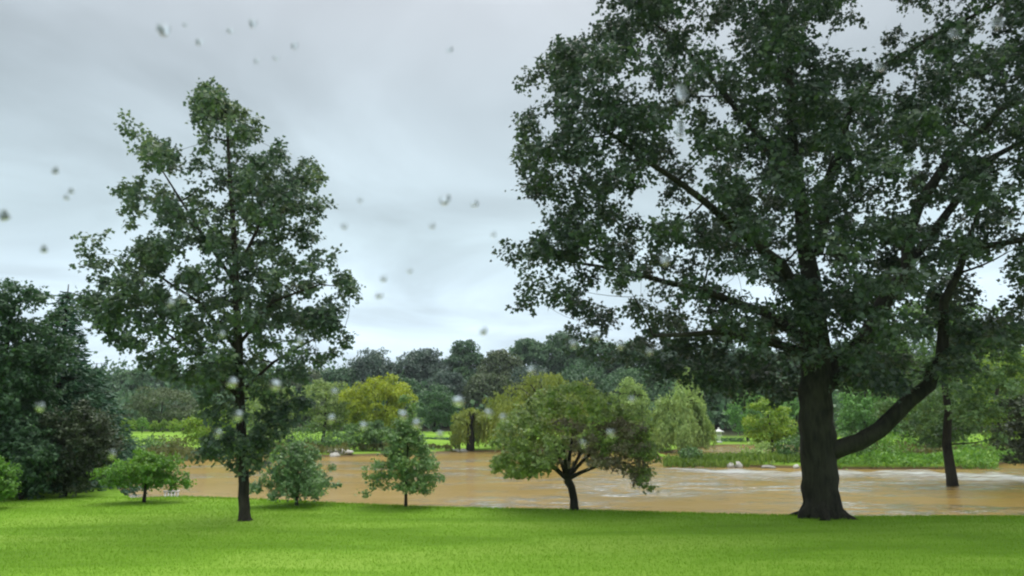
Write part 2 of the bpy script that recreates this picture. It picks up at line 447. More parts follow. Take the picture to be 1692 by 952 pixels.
# ------------------------------------------------------------------ foliage
KITE = np.array([(0, 0, 0), (0.36, 0.45, 0.05), (0, 1.0, -0.08), (-0.36, 0.45, 0.05)])
LOBED = np.array([(0, 0, 0), (0.30, 0.12, 0.04), (0.52, 0.45, 0.0), (0.22, 0.55, 0.03), (0, 1.0, -0.10), (-0.22, 0.55, 0.03), (-0.52, 0.45, 0.0), (-0.30, 0.12, 0.04)])
NEEDLE = np.array([(-0.10, 0, 0), (0.10, 0, 0), (0.06, 1, -0.05), (-0.06, 1, -0.05)])
def unit(a): return a / np.maximum(np.linalg.norm(a, axis=1, keepdims=True), 1e-6)
def leaves(P, D, N, S, shape):
    D = unit(D); side = unit(np.cross(D, N)); nn = np.cross(side, D)
    V = P[:, None] + S[:, None, None] * (shape[None, :, :1] * side[:, None] + shape[None, :, 1:2] * D[:, None] + shape[None, :, 2:] * nn[:, None])
    return V.reshape(-1, 3)
def clump_leaves(c, rad, flat, n, size, rng, droop=0.35, up=0.9):
    """leaf positions on twigs fanning out from a clump's centre"""
    k = max(3, n // 11)
    td = unit(rng.normal(size=(k, 3))) * np.array([1, 1, flat])
    ln = rad * rng.uniform(0.55, 1.12, k)
    ti = rng.integers(0, k, n)
    t = rng.uniform(0.25, 1, n) ** 0.7
    P = c + td[ti] * (ln[ti] * t)[:, None] + rng.normal(size=(n, 3)) * size * 0.55
    P[:, 2] -= 0.18 * rad * t * t
    D = td[ti] + rng.normal(size=(n, 3)) * 0.6; D[:, 2] -= droop
    N = rng.normal(size=(n, 3)) * 0.5 + td[ti] * 0.7; N[:, 2] += up * 0.8
    S = size * rng.uniform(0.6, 1.25, n)
    return P, D, N, S
def puff_leaves(c, rad, flat, n, size, rng, up=0.5):
    """far foliage: leaves on the outside of a billow, facing outwards"""
    v = unit(rng.normal(size=(n, 3))); v[:, 2] = np.where(v[:, 2] < -0.35, -v[:, 2], v[:, 2])
    rr = rad * rng.uniform(0.25, 1.08, n) ** 0.4
    P = c + v * rr[:, None] * np.array([1, 1, flat])
    N = v + rng.normal(size=(n, 3)) * 0.38; N[:, 2] += up
    D = rng.normal(size=(n, 3)); D[:, 2] -= 0.5
    return P, D, N, size * rng.uniform(0.6, 1.3, n)
def crown_mesh(name, clumps, perclump, size, mat, parent, rng, shape, droop=0.35, up=0.9):
    acc = [[], [], [], []]
    for c, rad, flat in clumps:
        nn = max(6, int(perclump * rng.uniform(0.75, 1.25)))
        for a, b in zip(acc, clump_leaves(np.array(c), rad, flat, nn, size, rng, droop, up) if len(shape) != 4 else puff_leaves(np.array(c), rad, flat, nn, size, rng)): a.append(b)
    P, D, N, S = [np.concatenate(a) for a in acc]
    return np_mesh(name, leaves(P, D, N, S, shape), len(shape), mat, parent)
def grow_branches(tb, skel, clumps, rng, thick=1.0, maxr=0.06, maxlen=9.0, owner=None, tubes=None):
    """join every clump to the nearest wood, inner clumps first"""
    pts = [tuple(p) for p, r in skel]; rr = [r for p, r in skel]
    arr = np.array(pts)
    own = list(owner) if owner else [0] * len(pts)
    tubes = tubes or [tb]
    order = sorted(clumps, key=lambda q: np.min(np.linalg.norm(arr - np.array(q[0]), axis=1)))
    for c, rad, flat in order:
        c = np.array(c)
        dd = np.linalg.norm(arr - c, axis=1) + 1.1 * np.maximum(0, arr[:, 2] - c[2] + 0.15 * np.linalg.norm(arr - c, axis=1))
        i = int(np.argmin(dd)); a = arr[i]; L = np.linalg.norm(c - a)
        if L < 0.05: continue
        if L > 1.35 * maxlen: c = a + (c - a) * 0.6; L *= 0.6
        mid = (a + c) / 2 + np.array([rng.normal() * 0.06 * L, rng.normal() * 0.06 * L, -0.06 * L + 0.03 * L * rng.normal()])
        ts = np.linspace(0, 1, 5)
        path = [(1 - t) ** 2 * a + 2 * t * (1 - t) * mid + t * t * c for t in ts]
        r0 = min(rr[i] * 0.75, maxr, thick * (0.008 + 0.016 * L)); r1 = max(0.004 * thick, r0 * 0.35)
        rs = [r0 + (r1 - r0) * t for t in ts]
        tubes[own[i]].add(path, rs, sides=5)
        arr = np.vstack([arr, np.array(path[1:])]); rr += rs[1:]; own += [own[i]] * (len(path) - 1)
def in_poly(x, y, poly):
    c = False; j = len(poly) - 1
    for i in range(len(poly)):
        xi, yi = poly[i]; xj, yj = poly[j]
        if (yi > y) != (yj > y) and x < (xj - xi) * (y - yi) / (yj - yi) + xi: c = not c
        j = i
    return c

# ---- the two big trees on the near lawn -----------------------------------------------
def hero_tree(name, label, d, base, trunk, limbs, poly, holes, halfdepth, nclump, crad, perclump, size, mat, bark, seed, axis_px, flat=0.6, sparse=None):
    rng = np.random.default_rng(seed)
    bz = W(*base, d)
    root = empty(name, (bz.x, bz.y, gzf(bz.x, bz.y)), label, 'tree')
    skel = []
    tb = Tubes(16)
    pts = [W(x, y, d + o) for x, y, o, r in trunk]; rad = [r for *_, r in trunk]
    # densify for a less straight trunk
    P, Q = [], []
    for i in range(len(pts) - 1):
        for t in (0, 0.33, 0.66):
            j = Vector((rng.normal(), rng.normal(), 0)) * rad[i] * 0.07 if (i or t) else Vector((0, 0, 0))
            P.append(pts[i].lerp(pts[i + 1], t) + j); Q.append(rad[i] + (rad[i + 1] - rad[i]) * t)
    P.append(pts[-1]); Q.append(rad[-1])
    fl = [max(0, 0.55 - 0.4 * i) for i in range(len(P))]
    tb.add(P, Q, 0.05, rng, fl)
    for k in range(6):                     # root flare
        a = k * 1.05 + 0.3; q = Vector((math.cos(a), math.sin(a), 0)); r0 = Q[0]
        b0 = Vector((P[0].x, P[0].y, 0))
        tb.add([b0 + q * r0 * 0.30 + Vector((0, 0, r0 * 1.2)), b0 + q * r0 * 0.62 + Vector((0, 0, r0 * 0.42)), b0 + q * r0 * (1.0 + 0.18 * (k % 2)) + Vector((0, 0, r0 * 0.06)), b0 + q * r0 * (1.35 + 0.3 * (k % 3)) + Vector((0, 0, -r0 * 0.2))], [r0 * 0.34, r0 * 0.30, r0 * 0.2, r0 * 0.08])
    skel += list(zip(P, Q)); owner = [0] * len(P); tubes = [tb]
    for lb in limbs:
        lt = Tubes(10)
        pts = [W(x, y, d + o) for x, y, o, r in lb]; rad = [r for *_, r in lb]
        P, Q = [], []
        for i in range(len(pts) - 1):
            for t in (0, 0.5):
                j = Vector((rng.normal(), rng.normal(), rng.normal())) * rad[i] * 0.25 if (i or t) else Vector((0, 0, 0))
                P.append(pts[i].lerp(pts[i + 1], t) + j); Q.append(rad[i] + (rad[i + 1] - rad[i]) * t)
        P.append(pts[-1]); Q.append(rad[-1])
        lt.add(P, Q, 0.04)
        skel += list(zip(P, Q)); owner += [len(tubes)] * len(P); tubes.append(lt)
    xs_ = [q[0] for q in poly]; ys_ = [q[1] for q in poly]
    clumps = []; tries = 0
    while len(clumps) < nclump and tries < 60000:
        tries += 1
        px = rng.uniform(min(xs_), max(xs_)); py = rng.uniform(min(ys_), max(ys_))
        if not in_poly(px, py, poly): continue
        # half depth of the crown at this height, rounded towards the outline
        row = [x for x in np.arange(min(xs_), max(xs_), 12) if in_poly(x, py, poly)]
        w = max(60, (max(row) - min(row)) / 2) if row else 60
        e = min(1, abs(px - axis_px) / w)
        hd = min(halfdepth, w * scale_at(d)) * math.sqrt(max(0.03, 1 - e * e))
        o = rng.uniform(-1, 1) * hd
        q = W(px, py, d)                      # point in the trunk plane, then moved in depth
        c = Vector((q.x, q.y + o, q.z))
        qx, qy = proj(c)
        if not in_poly(qx, qy, poly): continue
        if any((qx - hx) ** 2 / (hw * hw) + (qy - hy) ** 2 / (hh * hh) < 1 for hx, hy, hw, hh in holes) : continue
        r = crad * rng.uniform(0.65, 1.2)
        if any((Vector(cc[0]) - c).length < 0.42 * crad for cc in clumps): continue
        clumps.append((tuple(c), r, flat))
    grow_branches(tb, skel, clumps, rng, 1.3, 0.10, 1.0, owner, tubes)
    for i, t_ in enumerate(tubes): t_.build('limb' if i else 'trunk', bark, root)
    crown_mesh('crown', clumps, perclump, size, mat, root, rng, LOBED)
    return root

DB = ground_d(855, 0)
big_poly = [(905, 88), (945, 60), (960, 20), (1005, -10), (1010, -80), (1060, -200), (1180, -330), (1400, -380), (1620, -360), (1850, -250), (1990, -50), (2050, 200),
            (2000, 420), (1880, 560), (1720, 600), (1640, 560), (1600, 600), (1540, 640), (1440, 655), (1330, 640), (1250, 650), (1130, 635),
            (1040, 600), (960, 570), (930, 520), (860, 500), (880, 440), (850, 400), (880, 370), (900, 330), (830, 275), (880, 240), (835, 185), (860, 150), (850, 100)]
hero_tree('maple_tree', 'huge dark spreading tree with a thick trunk forking low over the lawn edge', DB, (1358, 855),
          [(1360, 878, 0, 0.50), (1360, 858, 0, 0.47), (1359, 838, 0, 0.43), (1355, 790, 0, 0.42), (1350, 720, 0, 0.41), (1348, 650, 0, 0.38), (1350, 580, 0, 0.33), (1345, 500, 0.2, 0.26), (1330, 400, 0.4, 0.20), (1310, 250, 0.4, 0.14), (1300, 60, 0.2, 0.09), (1290, -120, 0, 0.05)],
          [[(1362, 752, 0, 0.22), (1420, 728, -0.3, 0.20), (1480, 690, -0.6, 0.18), (1535, 640, -0.8, 0.16), (1560, 590, -0.9, 0.14), (1562, 500, -1.0, 0.10), (1600, 400, -1.4, 0.07)],
           [(1358, 640, 0, 0.26), (1400, 590, 0.2, 0.24), (1450, 530, 0.4, 0.21), (1495, 450, 0.5, 0.18), (1520, 340, 0.5, 0.14), (1570, 260, 0.5, 0.11), (1660, 180, 0.5, 0.08), (1780, 90, 0.4, 0.05)],
           [(1500, 440, 0.5, 0.12), (1580, 330, 0.9, 0.10), (1640, 260, 1.2, 0.08), (1760, 200, 1.6, 0.05)],
           [(1350, 420, 0.3, 0.15), (1370, 300, 0, 0.12), (1400, 190, -0.4, 0.10), (1460, 110, -0.8, 0.08), (1560, 50, -1.2, 0.05), (1640, 10, -1.5, 0.04)],
           [(1345, 520, 0, 0.16), (1290, 440, -0.6, 0.13), (1210, 370, -1.2, 0.10), (1120, 300, -1.8, 0.07), (1010, 220, -2.2, 0.04)],
           [(1350, 570, 0, 0.15), (1270, 520, 0.9, 0.12), (1160, 480, 1.6, 0.09), (1040, 450, 2.0, 0.06), (930, 430, 2.2, 0.03)],
           [(1345, 590, 0, 0.13), (1280, 565, -1.0, 0.10), (1190, 550, -1.8, 0.07), (1080, 555, -2.4, 0.04)],
           [(1335, 350, 0.4, 0.12), (1250, 220, 0.8, 0.09), (1150, 100, 1.0, 0.06), (1060, 20, 1.0, 0.03)],
           [(1520, 430, 0.4, 0.10), (1620, 410, -0.2, 0.08), (1700, 395, -0.6, 0.06), (1820, 390, -1, 0.04)]],
          big_poly, [(1432, 45, 42, 62), (1635, 452, 58, 18), (1660, 235, 42, 22), (1120, 200, 26, 34), (1050, 345, 40, 16), (1500, 20, 40, 26)],
          5.0, 1150, 0.66, 190, 0.118, M['maple'], M['bark'], 11, 1400)

DL = ground_d(862, 0)
left_poly = [(365, 132), (395, 150), (440, 172), (445, 235), (475, 262), (508, 212), (522, 285), (548, 330), (530, 372), (495, 405), (562, 430), (592, 470), (600, 535), (560, 575), (515, 615),
             (505, 655), (475, 700), (450, 755), (425, 770), (365, 775), (335, 750), (345, 690), (310, 640), (262, 612), (205, 580), (165, 540), (132, 500), (150, 460), (112, 380), (128, 352), (165, 400), (215, 430), (235, 380),
             (185, 330), (200, 290), (255, 292), (225, 240), (205, 198), (240, 200), (268, 240), (300, 262), (318, 225), (312, 175), (335, 145)]
hero_tree('maple_tree', 'tall young maple with a ragged pointed crown and slim straight trunk on the lawn', DL, (405, 862),
          [(405, 866, 0, 0.145), (404, 840, 0, 0.122), (402, 780, 0, 0.115), (398, 700, 0, 0.11), (395, 600, 0, 0.10), (392, 500, 0, 0.085), (388, 400, 0, 0.07), (380, 300, 0, 0.05), (375, 200, 0, 0.03), (368, 145, 0, 0.012)],
          [[(398, 660, 0, 0.05), (340, 600, -0.3, 0.04), (260, 540, -0.6, 0.02), (190, 505, -0.8, 0.006)],
           [(394, 580, 0, 0.05), (330, 500, 0.3, 0.04), (240, 440, 0.5, 0.02), (185, 420, 0.6, 0.006)],
           [(390, 470, 0, 0.05), (330, 380, -0.2, 0.035), (270, 285, -0.4, 0.018), (252, 262, -0.5, 0.005)],
           [(390, 450, 0, 0.05), (430, 370, 0.3, 0.035), (478, 310, 0.5, 0.018), (492, 285, 0.5, 0.005)],
           [(394, 570, 0, 0.05), (450, 500, -0.4, 0.035), (530, 470, -0.7, 0.018), (570, 475, -0.8, 0.006)],
           [(396, 650, 0, 0.045), (450, 600, 0.5, 0.035), (520, 560, 0.9, 0.02), (570, 540, 1.0, 0.01)]],
          left_poly, [(185, 448, 22, 16), (300, 300, 26, 22), (325, 425, 50, 16), (470, 410, 20, 12), (345, 560, 24, 12), (300, 480, 22, 9), (410, 545, 26, 12), (436, 230, 8, 30)],
          2.2, 400, 0.36, 120, 0.105, M['young'], M['bark2'], 5, 390, 0.75)

# ---- general broad-leaved tree -----------------------------------------------------------
def tree(name, label, cat, base, H, rx, crown_lo, mat, seed, bark='bark2', ry=None, n=42, per=80, size=0.3, shape=KITE, flat=0.7, group=None,
         tr=None, top=1.0, conic=0.0, cr=None, lean=0.0, stems=1, branches=True, droop=0.35, up=0.9):
    """broad-leaved tree: tapered trunk, limbs, crown of leafy clumps spread through the crown's volume"""
    rng = np.random.default_rng(seed)
    ry = ry or rx
    b = Vector(base)
    root = empty(name, b, label, cat, group)
    tr = tr or 0.03 * H
    cz0, cz1 = b.z + crown_lo * H, b.z + H
    cc = Vector((b.x + lean, b.y, (cz0 + cz1) / 2)); hz = (cz1 - cz0) / 2
    tb = Tubes(8)
    skel = []
    for s in range(stems):
        ofx = (s - (stems - 1) / 2) * rx * 0.5
        path = []; rad = []
        for i in range(7):
            t = i / 6
            path.append(Vector((b.x + (lean + ofx) * t ** 1.3 + rng.normal() * tr * 0.25 * (i > 0), b.y + rng.normal() * tr * 0.25 * (i > 0), b.z - 0.15 + (H * 0.86 + 0.15) * t)))
            rad.append(tr * (1 - 0.82 * t) * (1.25 if i == 0 else 1) / (stems ** 0.4))
        tb.add(path, rad, 0.04)
        skel += list(zip(path, rad))[2:]
    cr = cr or 0.30 * (rx * ry * hz) ** (1 / 3) * 1.25
    cl = []; tries = 0
    while len(cl) < n and tries < n * 40:
        tries += 1
        v = unit(rng.normal(size=(1, 3)))[0] * rng.uniform(0.25, 1.0) ** 0.45
        if conic > 0:                      # widest near the bottom, pointed or domed top
            t = rng.uniform(0, 1) ** 1.2; a = rng.uniform(0, 6.283)
            rr = ((1 - t) ** 0.9 + 0.03 if conic > 0.7 else math.sqrt(1 - t * t)) * math.sqrt(rng.uniform(0.05, 1)) * (0.75 + 0.25 * min(1, t / 0.12))
            v = np.array([rr * math.cos(a), rr * math.sin(a), 2 * t - 1]) * (1 + 0.30 * math.sin(3 * a + seed + 5 * t) * rng.uniform(0, 1) + 0.10 * rng.normal())
        zrel = v[2]
        k = 1.0
        bulge = 1 + 0.16 * math.sin(3.1 * math.atan2(v[1], v[0]) + seed) + 0.12 * math.sin(5 * v[2] + seed * 2 + v[0] * 3)
        c = np.array([cc.x + v[0] * (rx - cr * 0.6) * k * bulge, cc.y + v[1] * (ry - cr * 0.6) * k * bulge, cc.z + v[2] * (hz - cr * 0.45)])
        if any(np.linalg.norm(c - np.array(q[0])) < 0.62 * cr for q in cl) and rng.random() < 0.9: continue
        cl.append((tuple(c), cr * rng.uniform(0.55, 1.25), flat))
    if branches: grow_branches(tb, skel, cl, rng, 1.0, tr * 0.6)
    tb.build('trunk', M[bark], root)
    crown_mesh('crown', cl, per, size, M[mat], root, rng, shape, droop, up)
    return root
def at(px, d, z=None):
    p = W(px, 700, d)
    return (p.x, d, gzf(p.x, d) if z is None else z)
def tree_px(name, label, cat, px, top, x0, x1, d, lo_px, mat, seed, **k):
    """pixel box -> real size at distance d"""
    b = at(px, d)
    zt = W(px, top, d).z; H = zt - b[2]
    zl = W(px, lo_px, d).z
    rx = (x1 - x0) / 2 * scale_at(d) * 1.02
    lean = ((x0 + x1) / 2 - px) * scale_at(d)
    return tree(name, label, cat, b, H, rx, max(0.0, (zl - b[2]) / H), M and mat, seed, lean=lean, **k)

# small trees along the near shore
tree_px('small_tree', 'low bright green layered tree with a short forked trunk by the dark conifers', 'tree', 250, 742, 184, 314, ground_d(831, 0), 806, 'bright', 21,
        n=100, per=80, size=0.075, shape=LOBED, flat=0.3, tr=0.06, cr=0.30, ry=1.0, conic=0.35)
tree_px('small_tree', 'small rounded blue green tree on the shore just right of the young maple', 'tree', 498, 728, 430, 562, ground_d(836, 0), 822, 'blue', 22,
        n=115, per=60, size=0.085, shape=LOBED, flat=0.5, tr=0.05, cr=0.30, conic=0.35)
tree_px('sapling', 'slender young tree with a cone of leaves on a thin stem before the water', 'tree', 674, 664, 608, 740, ground_d(837, 0), 806, 'oak', 23,
        n=170, per=48, size=0.08, shape=LOBED, flat=0.35, tr=0.045, cr=0.25, conic=0.75)

# umbrella shaped tree
def umbrella_tree():
    rng = np.random.default_rng(31)
    d = ground_d(841, 0)
    b = at(948, d)
    root = empty('umbrella_tree', b, 'wide umbrella shaped olive green tree with a short dark trunk at the shore', 'tree')
    tb = Tubes(10)
    P = [W(949, 845, d), W(948, 825, d), W(944, 805, d), W(937, 792, d)]
    tb.add(P, [0.13, 0.105, 0.10, 0.11], 0.05)
    skel = [(P[-1], 0.1)]
    for (x, y, o) in ((880, 755, -0.4), (905, 715, 0.5), (950, 700, -0.3), (1000, 735, 0.4), (1035, 765, -0.4), (930, 735, -1.0), (980, 725, 1.0), (855, 740, 0.4)):
        e = W(x, y, d + o); m_ = P[-1].lerp(e, 0.5) + Vector((0, 0, 0.12))
        path = [P[-1], P[-1].lerp(m_, 0.5) + Vector((0, 0, 0.02)), m_, m_.lerp(e, 0.5) + Vector((0, 0, 0.05)), e]
        tb.add(path, [0.065, 0.05, 0.04, 0.028, 0.018]); skel += list(zip(path, [0.06, 0.05, 0.04, 0.03, 0.02]))[1:]
    outl = [(822, 775), (815, 745), (835, 700), (860, 660), (900, 640), (950, 632), (1000, 645), (1045, 680), (1075, 715), (1085, 765), (1078, 802), (1058, 805), (1040, 780), (1000, 772), (960, 760), (920, 765), (880, 785), (845, 788)]
    cl = []; rus = []; t = 0
    while len(cl) + len(rus) < 240 and t < 20000:
        t += 1
        px, py = rng.uniform(812, 1088), rng.uniform(630, 806)
        if not in_poly(px, py, outl): continue
        e = abs(px - 950) / 140
        o = rng.uniform(-1, 1) * 1.9 * math.sqrt(max(0.02, 1 - min(1, e) ** 2))
        q = W(px, py, d); c = (q.x, q.y + o, q.z)
        if not in_poly(*proj(c), outl): continue
        if any((Vector(k[0]) - Vector(c)).length < 0.16 for k in cl + rus): continue
        if ((px - 893) / 22) ** 2 + ((py - 742) / 9) ** 2 < 1 or ((px - 1012) / 20) ** 2 + ((py - 668) / 12) ** 2 < 1: continue
        (rus if (px > 925 and px < 1050 and py > 695 and rng.random() < 0.85) else cl).append((c, rng.uniform(0.25, 0.4), 0.35))
    grow_branches(tb, skel, cl + rus, rng, 0.8, 0.03)
    tb.build('trunk', M['bark'], root)
    crown_mesh('crown', cl, 95, 0.09, M['umbrella'], root, rng, LOBED)
    o = crown_mesh('crown', rus, 100, 0.08, M['russet'], root, rng, LOBED)
    tag(o, 'greyish brown leaves low in the crown')
umbrella_tree()

# tree standing in the flood at right
tree_px('flooded_tree', 'tree with a straight dark trunk standing in the flood water at right', 'tree', 1563, 470, 1445, 1700, ground_d(803, WZ), 755, 'mid', 41,
        bark='bark', n=150, per=95, size=0.17, tr=0.30, cr=0.75, flat=0.5, shape=LOBED)
tree_px('overhanging_tree', 'dark low branched tree leaning over the water at the right edge', 'tree', 1692, 640, 1632, 1780, 38.5, 782, 'brownleaf', 42,
        bark='bark', n=70, per=110, size=0.16, tr=0.2, cr=0.6, flat=0.45, shape=LOBED)

# willows
def willow(label, px, top, x0, x1, d, bot, mat, seed, nst=420, trunk_w=0.35):
    rng = np.random.default_rng(seed)
    b = at(px, d); zt = W(px, top, d).z; zb = max(W(px, bot, d).z, b[2] + 0.1); rx = (x1 - x0) / 2 * scale_at(d)
    H = zt - b[2]; cx = b[0] + ((x0 + x1) / 2 - px) * scale_at(d)
    root = empty('weeping_willow', b, label, 'tree', None)
    tb = Tubes(8)
    path = [Vector((b[0], b[1], b[2] - 0.2)), Vector((b[0] + 0.1, b[1], b[2] + H * 0.25)), Vector((b[0], b[1], b[2] + H * 0.5)), Vector((cx, b[1], b[2] + H * 0.8))]
    tb.add(path, [trunk_w, trunk_w * 0.75, trunk_w * 0.6, 0.1], 0.05)
    P, D, N, S = [], [], [], []
    ends = []
    for i in range(14):
        a = rng.uniform(0, 6.283); r = rx * rng.uniform(0.3, 0.8)
        e = Vector((cx + r * math.cos(a), b[1] + r * math.sin(a), b[2] + H * (0.93 - 0.35 * (r / rx) ** 2)))
        m_ = path[2].lerp(e, 0.55) + Vector((0, 0, 0.12 * H))
        tb.add([path[2], path[2].lerp(m_, 0.6), m_, e], [0.13, 0.1, 0.06, 0.03])
        ends.append(e)
    heads = [(rng.uniform(0, 6.283), math.sqrt(rng.uniform(0.0, 1))) for _ in range(26)]
    for i in range(nst):
        ha, hr = heads[i % len(heads)]
        a = ha + rng.normal() * 0.16; r = min(1.0, max(0.02, hr + rng.normal() * 0.08))
        lump = 1 + 0.12 * math.sin(3 * ha + seed)
        x = cx + rx * r * math.cos(a) * lump; y = b[1] + rx * r * math.sin(a) * lump
        z = b[2] + H * ((1 - 0.5 * r ** 2.2) * (0.9 + 0.1 * math.sin(ha * 5 + hr * 6))) + rng.normal() * 0.1
        zend = zb + (z - zb) * rng.uniform(0.0, 0.55) * (1 if r > 0.55 else 1.2)
        L = z - zend; k = max(3, int(L / 0.17))
        t = np.arange(k) / k + rng.uniform(0, 0.02, k)
        ox, oy = math.cos(a) * 0.25 * rx * 0.3, math.sin(a) * 0.25 * rx * 0.3
        bow = 1 - (1 - t) ** 3
        pp = np.stack([x + ox * bow + rng.normal(size=k) * 0.06, y + oy * bow + rng.normal(size=k) * 0.06, z - L * t], 1)
        P.append(pp)
        dd = rng.normal(size=(k, 3)) * 0.3; dd[:, 2] -= 1; D.append(dd)
        N.append(rng.normal(size=(k, 3)) * 0.5 + np.array([math.cos(a), math.sin(a), 0.35]))
        S.append(rng.uniform(0.26, 0.42, k))
    # leafy top
    for i in range(26):
        ha, hr = heads[i]
        c = np.array([cx + rx * hr * math.cos(ha) * 0.9, b[1] + rx * hr * math.sin(ha) * 0.9, b[2] + H * (0.95 - 0.45 * hr ** 2.2)])
        q = clump_leaves(c, rx * 0.24, 0.6, 70, 0.3, rng, 1.2, 0.6)
        for s_, v in zip((P, D, N, S), q): s_.append(v)
    P, D, N, S = map(np.concatenate, (P, D, N, S))
    sh = KITE * np.array([0.75, 1, 1])
    tb.build('trunk', M['bark'], root)
    np_mesh('crown', leaves(P, D, N, S, sh), 4, M[mat], root)
willow('large domed weeping willow trailing to the ground on the far bank', 1122, 636, 1072, 1172, 80, 742, 'willow', 51, 900, 0.4)
willow('small ragged yellow green willow beside the strip of bright lawn', 777, 672, 743, 808, 82, 738, 'willow_y', 52, 230, 0.5)
willow('pale willow rising behind the umbrella shaped tree', 905, 610, 800, 1022, 84, 742, 'willow_y', 53, 640, 0.4)
willow('narrow grey green willow just left of the large domed willow', 1040, 622, 1000, 1078, 84, 742, 'willow', 54, 260, 0.3)
willow('pale willow top showing above the large domed willow', 1138, 602, 1112, 1164, 98, 700, 'willow', 55, 200, 0.3)

# far bank trees
FB = 'trees along the far bank'
tree_px('bank_tree', 'broad yellow green tree with two rounded heads on the far bank', 'tree', 625, 616, 572, 692, 84, 738, 'yellow', 61, n=110, per=130, size=0.27, cr=0.95, group=FB, stems=2, flat=0.8)
tree_px('bank_tree', 'dense dark green tree right of the yellow green one, above the bright lawn', 'tree', 718, 634, 684, 758, 112, 718, 'wood', 62, n=60, per=110, size=0.34, cr=1.1, group=FB)
tree_px('bank_tree', 'vivid yellow green maple on the right bank near the stone lantern', 'tree', 1275, 652, 1226, 1312, 64, 748, 'lime', 63, n=60, per=100, size=0.22, cr=0.7, group=FB, flat=0.45)
tree_px('bank_tree', 'fresh green tree behind the vivid yellow green maple', 'tree', 1235, 640, 1200, 1262, 112, 724, 'fresh', 64, n=50, per=100, size=0.32, cr=1.0, group=FB)
tree_px('bank_tree', 'green tree just behind the vivid yellow green maple, touching the big trunk', 'tree', 1312, 650, 1288, 1350, 74, 748, 'fresh', 65, n=45, per=90, size=0.25, cr=0.8, group=FB)
tree_px('bank_tree', 'bright green rounded tree framed between the big trunk and its low limb', 'tree', 1425, 615, 1378, 1490, 66, 752, 'fresh', 66, n=75, per=110, size=0.24, cr=0.85, group=FB)
tree_px('bank_tree', 'soft green tree behind the flooded trunk', 'tree', 1530, 640, 1478, 1600, 68, 760, 'mid', 67, n=70, per=110, size=0.25, cr=0.85, group=FB)
tree_px('bank_tree', 'yellowish green tree at the right edge behind the dark overhanging one', 'tree', 1650, 560, 1588, 1730, 66, 755, 'lime', 68, n=90, per=110, size=0.25, cr=0.95, group=FB)
tree_px('bank_tree', 'dark tree on the far bank seen through the foot of the young maple crown', 'tree', 440, 628, 380, 505, 84, 742, 'umbrella', 69, n=75, per=110, size=0.28, cr=1.0, group=FB)
tree_px('bank_tree', 'light olive green tree between the young maple and the yellow green tree', 'tree', 535, 622, 490, 585, 86, 740, 'umbrella', 70, n=60, per=110, size=0.28, cr=0.95, group=FB)
tree_px('bank_tree', 'lime green low tree left of the young maple trunk over the muddy bank', 'tree', 342, 672, 306, 400, 70, 750, 'lime', 71, n=50, per=100, size=0.23, cr=0.75, group=FB)
tree_px('bank_tree', 'dull green tree above the clipped garden bushes at left', 'tree', 262, 638, 205, 330, 116, 718, 'wood3', 72, n=60, per=120, size=0.36, cr=1.3, group=FB)
tree_px('bank_tree', 'low spreading scrubby tree under the yellow green tree at the far shore', 'tree', 600, 690, 560, 655, 77, 748, 'mid', 73, n=40, per=100, size=0.24, cr=0.7, group=FB)

# conifers and shrubs at the left edge
def spruce(label, px, top, d, r_m, seed, mat='spruce', group=None, nlev=34):
    rng = np.random.default_rng(seed)
    b = at(px, d); zt = W(px, top, d).z; H = zt - b[2]
    root = empty('spruce_tree', b, label, 'tree', group)
    tb = Tubes(6)
    tb.add([Vector((b[0], b[1], b[2] - 0.2)), Vector((b[0] + 0.05, b[1], b[2] + H * 0.5)), Vector((b[0], b[1], zt))], [0.18, 0.1, 0.015])
    P, D, N, S = [], [], [], []
    for i in range(nlev):
        t = (i + 0.3) / nlev; z = b[2] + H * (0.03 + 0.95 * t)
        L = r_m * (1 - t) ** 0.85 * rng.uniform(0.85, 1.1) + 0.1
        k = 9 if t < 0.6 else 6
        a0 = rng.uniform(0, 6.28)
        for j in range(k):
            a = a0 + 6.283 * j / k + rng.normal() * 0.15; Lj = L * rng.uniform(0.75, 1.15)
            m_ = max(12, int(Lj / 0.018))
            s = rng.uniform(0.12, 1, m_)
            hor = np.stack([np.cos(a) * s, np.sin(a) * s, -0.35 * s + 0.28 * s ** 3], 1) * Lj
            side = np.array([-math.sin(a), math.cos(a), 0])
            off = rng.normal(size=m_) * 0.13 * Lj * (1.05 - s * 0.8)
            pp = np.array([b[0], b[1], z]) + hor + side * off[:, None]
            pp[:, 2] -= np.abs(off) * 0.5 + rng.uniform(0, 0.16, m_)
            P.append(pp)
            dd = np.array([math.cos(a), math.sin(a), -0.25]) + side * np.sign(off)[:, None] * 0.7 + rng.normal(size=(m_, 3)) * 0.35
            D.append(dd); N.append(rng.normal(size=(m_, 3)) * 0.6 + np.array([0, 0, 0.6])); S.append(rng.uniform(0.11, 0.22, m_))
            tb.add([Vector((b[0], b[1], z)), Vector((b[0] + math.cos(a) * Lj * 0.5, b[1] + math.sin(a) * Lj * 0.5, z - 0.13 * Lj)), Vector((b[0] + math.cos(a) * Lj, b[1] + math.sin(a) * Lj, z - 0.08 * Lj))], [0.02, 0.014, 0.005])
    P, D, N, S = map(np.concatenate, (P, D, N, S))
    tb.build('trunk', M['bark2'], root)
    sh = NEEDLE * np.array([1.6, 1, 1])
    np_mesh('crown', leaves(P, D, N, S, sh), 4, M[mat], root)
spruce('tall dark spruce with drooping branch tips against the sky at left', 88, 470, 26, 2.6, 81)
spruce('broad dark spruce low behind the small bright green tree', 150, 600, 29, 2.3, 82, nlev=26)
tree_px('dark_tree', 'dark leafy tree cut off by the left edge, in front of the spruces', 'tree', 5, 455, -110, 95, 23, 800, 'darkgreen', 83, bark='bark', n=150, per=170, size=0.12, tr=0.16, cr=0.55, shape=LOBED, flat=0.6)
